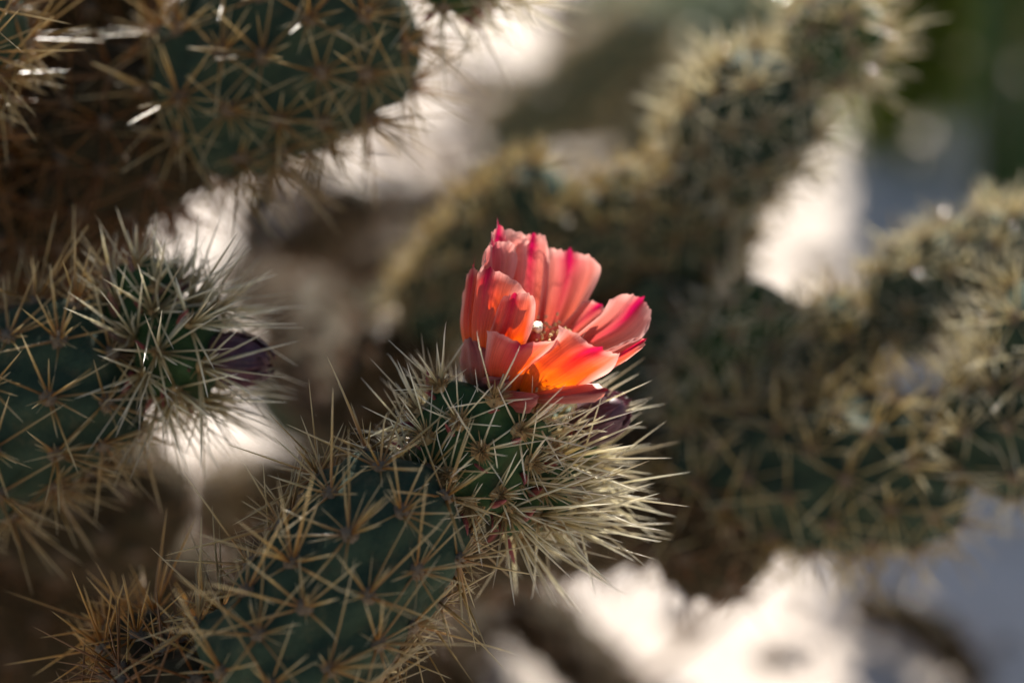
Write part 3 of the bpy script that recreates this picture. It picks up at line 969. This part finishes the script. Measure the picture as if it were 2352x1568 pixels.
build_joint(c4, 'stem_joint', [P4(1300, 640, 0.69), P4(1420, 530, 0.68), P4(1600, 440, 0.67)], [0.011, 0.0128, 0.0115], 'far_skin', 'spine_straw', 'stuff', cnt=15, spacing=0.0098, slen=(0.005, 0.013), srad=0.00036, seed=72)
build_joint(c4, 'stem_joint', [P4(1520, 900, 0.675), P4(1400, 780, 0.688), P4(1300, 640, 0.69)], [0.011, 0.0125, 0.011], 'old', 'spine_rust', 'stuff', cnt=6, slen=(0.005, 0.012), seed=73)
# left arm
build_joint(c4, 'stem_joint', [P4(960, 760, 0.70), P4(1110, 590, 0.69), P4(1290, 420, 0.672)], [0.0105, 0.0128, 0.0115], 'skin', 'spine_straw', 'stuff', cnt=15, spacing=0.0098, slen=(0.005, 0.013), srad=0.00036, seed=74)
build_joint(c4, 'stem_joint', [P4(940, 1210, 0.72), P4(880, 960, 0.72), P4(970, 750, 0.70)], [0.013, 0.014, 0.012], 'old', 'spine_rust', 'stuff', cnt=6, slen=(0.005, 0.012), seed=75)
build_joint(c4, 'stem_joint', [P4(880, 960, 0.72), P4(760, 860, 0.76), P4(680, 720, 0.80)], [0.012, 0.013, 0.011], 'old', 'spine_rust', 'stuff', cnt=6, slen=(0.005, 0.012), seed=76)

# ------------------------------------------------------------------ plant 5: far cholla
foot = fall(P(1120, 345, 1.27), 2, 0.01)
c5 = root_at(foot[-1], 'slender dark green cholla cactus leaning over bright sand beyond the branching cholla')
build_joint(c5, 'stem_joint', [P(1130, 340, 1.27), P(1330, 190, 1.24), P(1510, 40, 1.20)], [0.0135, 0.016, 0.0135], 'far_skin', 'spine_straw', 'stuff', cnt=9, seed=81, srad=0.0003, slen=(0.008, 0.014))
build_joint(c5, 'stem_joint', [P(1120, 345, 1.27)] + foot, [0.012, 0.014, 0.016], 'old', 'spine_rust', 'stuff', cnt=9, seed=82, slen=(0.008, 0.014))
build_joint(c5, 'stem_joint', [P(1250, 250, 1.26), P(1430, 260, 1.27), P(1580, 190, 1.27)], [0.011, 0.0125, 0.011], 'far_skin', 'spine_straw', 'stuff', cnt=9, seed=83, slen=(0.008, 0.014))


# ------------------------------------------------------------------ plant 6: tangled old cholla between the left buds and the flower
foot = fall(P(840, 1000, 0.86), 2, 0.01)
c6 = root_at(foot[-1], 'old brown cholla cactus with bare woody stems between the purple bud and the coral flower')
KW = dict(slen=(0.005, 0.012))
build_joint(c6, 'stem_joint', [P(840, 1000, 0.86)] + foot, [0.02, 0.022, 0.024], 'old', 'spine_rust', 'stuff', cnt=8, seed=91, **KW)
build_joint(c6, 'stem_joint', [P(830, 1000, 0.86), P(880, 850, 0.85), P(1000, 720, 0.83)], [0.018, 0.022, 0.018], 'skin', 'spine_rust', 'stuff', cnt=11, seed=92, **KW)
build_joint(c6, 'stem_joint', [P(750, 720, 0.90), P(640, 690, 0.98), P(560, 640, 1.05), P(690, 570, 1.05), P(850, 450, 1.02)], [0.012, 0.011, 0.010, 0.011, 0.010], 'old', 'spine_rust', 'stuff', cnt=4, seed=94, **KW)
build_joint(c6, 'stem_joint', [P(850, 1150, 0.87), P(640, 1170, 0.88), P(430, 1165, 0.88)], [0.017, 0.018, 0.014], 'old', 'spine', 'stuff', cnt=11, seed=97)
build_joint(c6, 'stem_joint', [P(715, 570, 1.05), P(725, 480, 1.06), P(718, 330, 1.06)], [0.006, 0.006, 0.005], 'old', 'spine_rust', 'stuff', cnt=3, seed=98, **KW)
build_joint(c6, 'stem_joint', [P(575, 640, 1.05), P(580, 500, 1.06), P(640, 330, 1.06)], [0.006, 0.006, 0.005], 'old', 'spine_rust', 'stuff', cnt=3, seed=99, **KW)

build_joint(c6, 'stem_joint', [P(840, 960, 0.84), P(700, 900, 0.84), P(640, 760, 0.85)], [0.014, 0.016, 0.013], 'far_skin', 'spine_rust', 'stuff', cnt=8, seed=89, **KW)
build_joint(c6, 'stem_joint', [P(850, 960, 0.86), P(760, 850, 0.88), P(740, 690, 0.90)], [0.014, 0.017, 0.014], 'far_skin', 'spine_rust', 'stuff', cnt=9, seed=90, **KW)

# ------------------------------------------------------------------ plant 7: far pale cholla at the top
foot = fall(P(1470, 330, 1.25), 2, 0.01)
c7 = root_at(foot[-1], 'pale sunlit cholla cactus far behind, wrapped in straw coloured spines')
build_joint(c7, 'stem_joint', [P(1470, 330, 1.25)] + foot, [0.010, 0.011, 0.012], 'old', 'spine_rust', 'stuff', cnt=6, seed=101, **KW)
build_joint(c7, 'stem_joint', [P(1465, 340, 1.25), P(1500, 240, 1.24), P(1580, 150, 1.22)], [0.011, 0.013, 0.011], 'far_skin', 'spine_pale', 'stuff', cnt=15, seed=102)

# ------------------------------------------------------------------ clump of slender columnar cacti
cb = G(2290, 480)
cc = thing('columnar_cactus', (cb[0], cb[1], 0), 'dark green ribbed columnar cactus with stems parting in a V above the sand', 'cactus')


def ribbed(root, pts, radii, ribs, seed):
    tb = Tube(pts, radii, 1.0, 0, 0.3, 0.9, seed=seed)
    nu, nv = 60, ribs * 8
    v, f, h = tb.mesh(nu, nv)
    v = v.reshape(nu, nv, 3)
    cen = v.mean(1, keepdims=True)
    k = 0.5 + 0.5 * np.cos(np.arange(nv) / 8 * 2 * math.pi)
    v = cen + (v - cen) * (0.80 + 0.24 * k ** 0.7)[None, :, None]
    h = np.broadcast_to(k, (nu, nv)).ravel()
    base = np.array(root.location)
    o = mesh_obj('stem', v.reshape(-1, 3), f, M['column'], root, base, {'h': h})
    sp = []
    rng = np.random.default_rng(seed)
    for i in range(2, nu - 1):
        for r_ in range(ribs):
            p = v[i, r_ * 8]
            n = unit(p - cen[i, 0])
            for _ in range(4):
                sp.append((p, unit(n + rng.normal(0, 0.6, 3)), rng.uniform(0.004, 0.009), 0.0003, 0, rng.uniform()))
    sv, sf, st, sr = spine_batch(sp, 3)
    q = mesh_obj('spine_mass', sv, sf, M['spine'], o, base, {'t': st, 'rnd': sr})
    q['kind'] = 'stuff'


def up_from(p, dx, dy, h, n=4):
    return [np.array([p[0] + dx * (i / n) ** 0.9, p[1] + dy * i / n, -0.01 + h * i / n]) for i in range(n + 1)]


ribbed(cc, up_from(cb, -0.040, 0.03, 0.50), [0.0085, 0.010, 0.0105, 0.0105, 0.009], 7, 1)
ribbed(cc, up_from(cb + np.array([0.014, -0.012, 0]), 0.018, 0.0, 0.62), [0.012, 0.015, 0.016, 0.016, 0.013], 9, 2)
ribbed(cc, up_from(cb + np.array([0.050, 0.03, 0]), 0.04, 0.02, 0.55), [0.014, 0.018, 0.02, 0.02, 0.017], 9, 3)


# ------------------------------------------------------------------ leafy shrubs behind
def shrub(p, rx, h, n, mat, label, seed, leaf=0.016):
    rng = np.random.default_rng(seed)
    root = thing('leafy_shrub', (p[0], p[1], 0), label, 'shrub')
    base = np.array(root.location)
    V, F = [], []
    stems = []
    ends = []
    for k in range(9):
        a = k * 2.4
        q = np.array([p[0] + rx * 0.7 * math.cos(a) * rng.uniform(0.4, 1), p[1] + rx * 0.7 * math.sin(a) * rng.uniform(0.4, 1), h * rng.uniform(0.6, 0.95)])
        ends.append(q)
        b0 = np.array([p[0] + rng.normal(0, 0.01), p[1] + rng.normal(0, 0.01), -0.01])
        tb = Tube([b0, (b0 + q) / 2 + rng.normal(0, 0.02, 3), q], [0.006, 0.004, 0.002], 1.0, 0, 0.2, 0.5)
        v1, f1, _ = tb.mesh(10, 6)
        stems.append((v1, f1))
    vv = np.vstack([x[0] for x in stems])
    ff = []
    o_ = 0
    for v1, f1 in stems:
        ff += [[i + o_ for i in q] for q in f1]
        o_ += len(v1)
    mesh_obj('stem', vv, ff, M['wood'], root, base)
    foot_ = np.array([p[0], p[1], 0.0])
    clumps = [foot_ + (e - foot_) * rng.uniform(0.06, 1.02) + rng.normal(0, 0.3, 3) * np.array([rx, rx, h * 0.12]) for e in ends for _ in range(7)]
    for k in range(n):
        c = clumps[int(rng.integers(len(clumps)))] + rng.normal(0, 0.22, 3) * np.array([rx, rx, h * 0.3])
        if c[2] < 0.01:
            continue
        d = unit(rng.normal(0, 1, 3) + np.array([0, 0, 0.3]))
        e = unit(np.cross(d, rng.normal(0, 1, 3)))
        L = leaf * rng.uniform(0.6, 1.3)
        nn = np.cross(d, e)
        b0 = len(V)
        V += [c, c + d * L * 0.5 + e * L * 0.24 + nn * L * 0.06, c + d * L, c + d * L * 0.5 - e * L * 0.24 + nn * L * 0.06]
        F += [[b0, b0 + 1, b0 + 2], [b0, b0 + 2, b0 + 3]]
    o = mesh_obj('crown', V, F, mat, root, base)
    o['kind'] = 'stuff'


shrub(G(2270, 120), 0.08, 0.20, 4200, M['leaf'], 'bright green leafy shrub behind the ribbed columnar cactus', 1)
shrub(G(2060, 320), 0.045, 0.40, 8000, M['leaf'], 'upright green shrub between the branching cholla and the columnar cactus', 2)

shrub(G(1660, 110), 0.085, 0.075, 3500, M['leaf_pale'], 'low grey green shrub spreading behind the pale sunlit cholla', 3, 0.012)

# ------------------------------------------------------------------ dead joints, sticks and stones on the sand
def dead_joint(px, py, ang, L, r, seed, label, mat='old'):
    g = G(px, py)
    d = np.array([math.cos(ang), math.sin(ang), 0]) * L / 2
    c = np.array([g[0], g[1], r * 0.85])
    rng = np.random.default_rng(seed)
    root = thing('dead_cholla_joint', (g[0], g[1], 0), label, 'cactus joint', 'dead cholla joints lying on the sand')
    build_joint(root, 'stem_joint', [c - d, c + np.array([0, 0, rng.uniform(0, 0.01)]), c + d], [r * 0.9, r, r * 0.85], mat, 'spine_rust', 'stuff', cnt=7, seed=seed,
                slen=(0.006, 0.014), res=(40, 30), sides=3)


for q, (px, py, a, L, r, lb) in enumerate([
        (860, 575, 1.9, 0.06, 0.011, 'short dead cholla joint on the sand beside the bare woody stem, pointing away'),
        (900, 530, 0.3, 0.07, 0.010, 'added dead cholla joint filling a shadowed patch of sand past the bare woody stem'),  # added joint, its dark side stands in for a shadowed patch
        (1110, 205, 0.2, 0.05, 0.006, 'thin dead cholla joint on bright sand beside the slender leaning cholla'),
        (770, 690, 0.5, 0.10, 0.012, 'dead cholla joint on shaded sand beneath the branches of the old brown cholla'),
        (1330, 340, 0.3, 0.10, 0.014, 'thick dead cholla joint on the sand below the pale sunlit cholla'),
        (1245, 1520, -0.95, 0.13, 0.012, 'long dead cholla joint on bright sand below the coral flower'),
        (1090, 1490, 1.4, 0.09, 0.011, 'dead cholla joint on the sand between the flowering stem and the long dead joint'),
        (1380, 30, 0.7, 0.10, 0.012, 'dead cholla joint on the far sand beyond the slender leaning cholla'),
        (2110, 1500, -0.9, 0.07, 0.006, 'small dead cholla joint lying in the broad shadow on the sand'),
        (1010, 520, 0.9, 0.07, 0.010, 'dead cholla joint on the sand behind the straw rimmed arm beside the flower')]):
    dead_joint(px, py, a, L, r, 200 + q, lb)


def stick(px, py, ang, L, r, seed, label, lift=0.0):
    rng = np.random.default_rng(seed)
    g = G(px, py)
    d = np.array([math.cos(ang), math.sin(ang), 0])
    pts = [np.array([g[0], g[1], r + 0.001]) + d * L * (t - 0.5) + np.array([rng.normal(0, 0.006), rng.normal(0, 0.006), lift * t]) for t in (0, 0.33, 0.66, 1)]
    tb = Tube(pts, [r, r * 0.9, r * 0.8, r * 0.5], 1.0, 0, 0.3, 0.4, seed=seed)
    v, f, _ = tb.mesh(24, 10)
    o = mesh_obj('dead_stick', v, f, M['wood'])
    tag(o, label, 'stick', 'dead sticks lying on the sand')


for q, (px, py, a, L, r, lb) in enumerate([
        (985, 400, 1.9, 0.06, 0.005, 'short dark dead stick on bright sand between the woody stem and the straw rimmed arm'),
        (1050, 240, 2.2, 0.16, 0.006, 'long bare dead stick on bright sand left of the slender leaning cholla'),
        (760, 560, 2.6, 0.14, 0.005, 'bare dead stick lying along the foot of the upright woody stems'),
        (1200, 320, 0.5, 0.14, 0.005, 'bare dead stick at the foot of the slender leaning cholla'),
        (1650, 1480, 0.8, 0.10, 0.0025, 'thin dead stick on the bright sand below the hanging brown joint')]):
    stick(px, py, a, L, r, 300 + q, lb, 0.02)


def stone(px, py, r, seed, label):
    rng = np.random.default_rng(seed)
    g = G(px, py)
    V, F = [], []
    nu, nv = 9, 14
    ph = rng.uniform(0, 6.28, 6)
    for i in range(nu):
        la = -math.pi / 2 + math.pi * i / (nu - 1)
        for j in range(nv):
            lo = 2 * math.pi * j / nv
            n = np.array([math.cos(la) * math.cos(lo), math.cos(la) * math.sin(lo), math.sin(la)])
            k = 1 + 0.13 * math.sin(3 * n[0] + 4 * n[1] + ph[0]) + 0.09 * math.sin(6 * n[2] - 5 * n[0] + ph[1]) + 0.05 * math.sin(11 * n[1] + ph[2])
            V.append(np.array([g[0], g[1], r * 0.35]) + n * r * k * np.array([1.2, 0.9, 0.65]))
    for i in range(nu - 1):
        for j in range(nv):
            F.append([i * nv + j, i * nv + (j + 1) % nv, (i + 1) * nv + (j + 1) % nv, (i + 1) * nv + j])
    o = mesh_obj('stone', V, F, M['stone'])
    tag(o, label, 'stone', 'stones on the sand')


for q, (px, py, r, lb) in enumerate([
        (1560, 1440, 0.007, 'small tan stone on bright sand beside the thin dead stick'),
        (1330, 120, 0.018, 'large rounded tan stone on the far sand behind the slender leaning cholla'),
        (1880, 620, 0.011, 'tan stone on the sunlit sand between the two right arms of the branching cholla'),
        (620, 450, 0.016, 'tan stone on the sand between the two upright woody stems'),
        (900, 330, 0.013, 'tan stone on bright sand under the largest cholla arm'),
        (1780, 1520, 0.008, 'small tan stone at the edge of the broad shadow on the sand')]):
    stone(px, py, r, 400 + q, lb)

rng_g = np.random.default_rng(77)
V, F = [], []
for k in range(700):
    g = G(rng_g.uniform(-200, 2550), rng_g.uniform(-100, 1650))
    r = 0.0012 + 0.004 * rng_g.random() ** 3
    b0 = len(V)
    for d in ((1, 0, 0), (0, 1, 0), (-1, 0, 0), (0, -1, 0), (0, 0, 1), (0, 0, -1)):
        V.append(np.array([g[0], g[1], 0.0]) + np.array(d) * r * rng_g.uniform(0.6, 1.3))
    for a, b in ((0, 1), (1, 2), (2, 3), (3, 0)):
        F += [[b0 + a, b0 + b, b0 + 4], [b0 + b, b0 + a, b0 + 5]]
gr = mesh_obj('gravel', V, F, M['stone'])
gr['kind'] = 'stuff'
gr['label'] = 'fine tan gravel scattered over the pale sand'
gr['category'] = 'gravel'
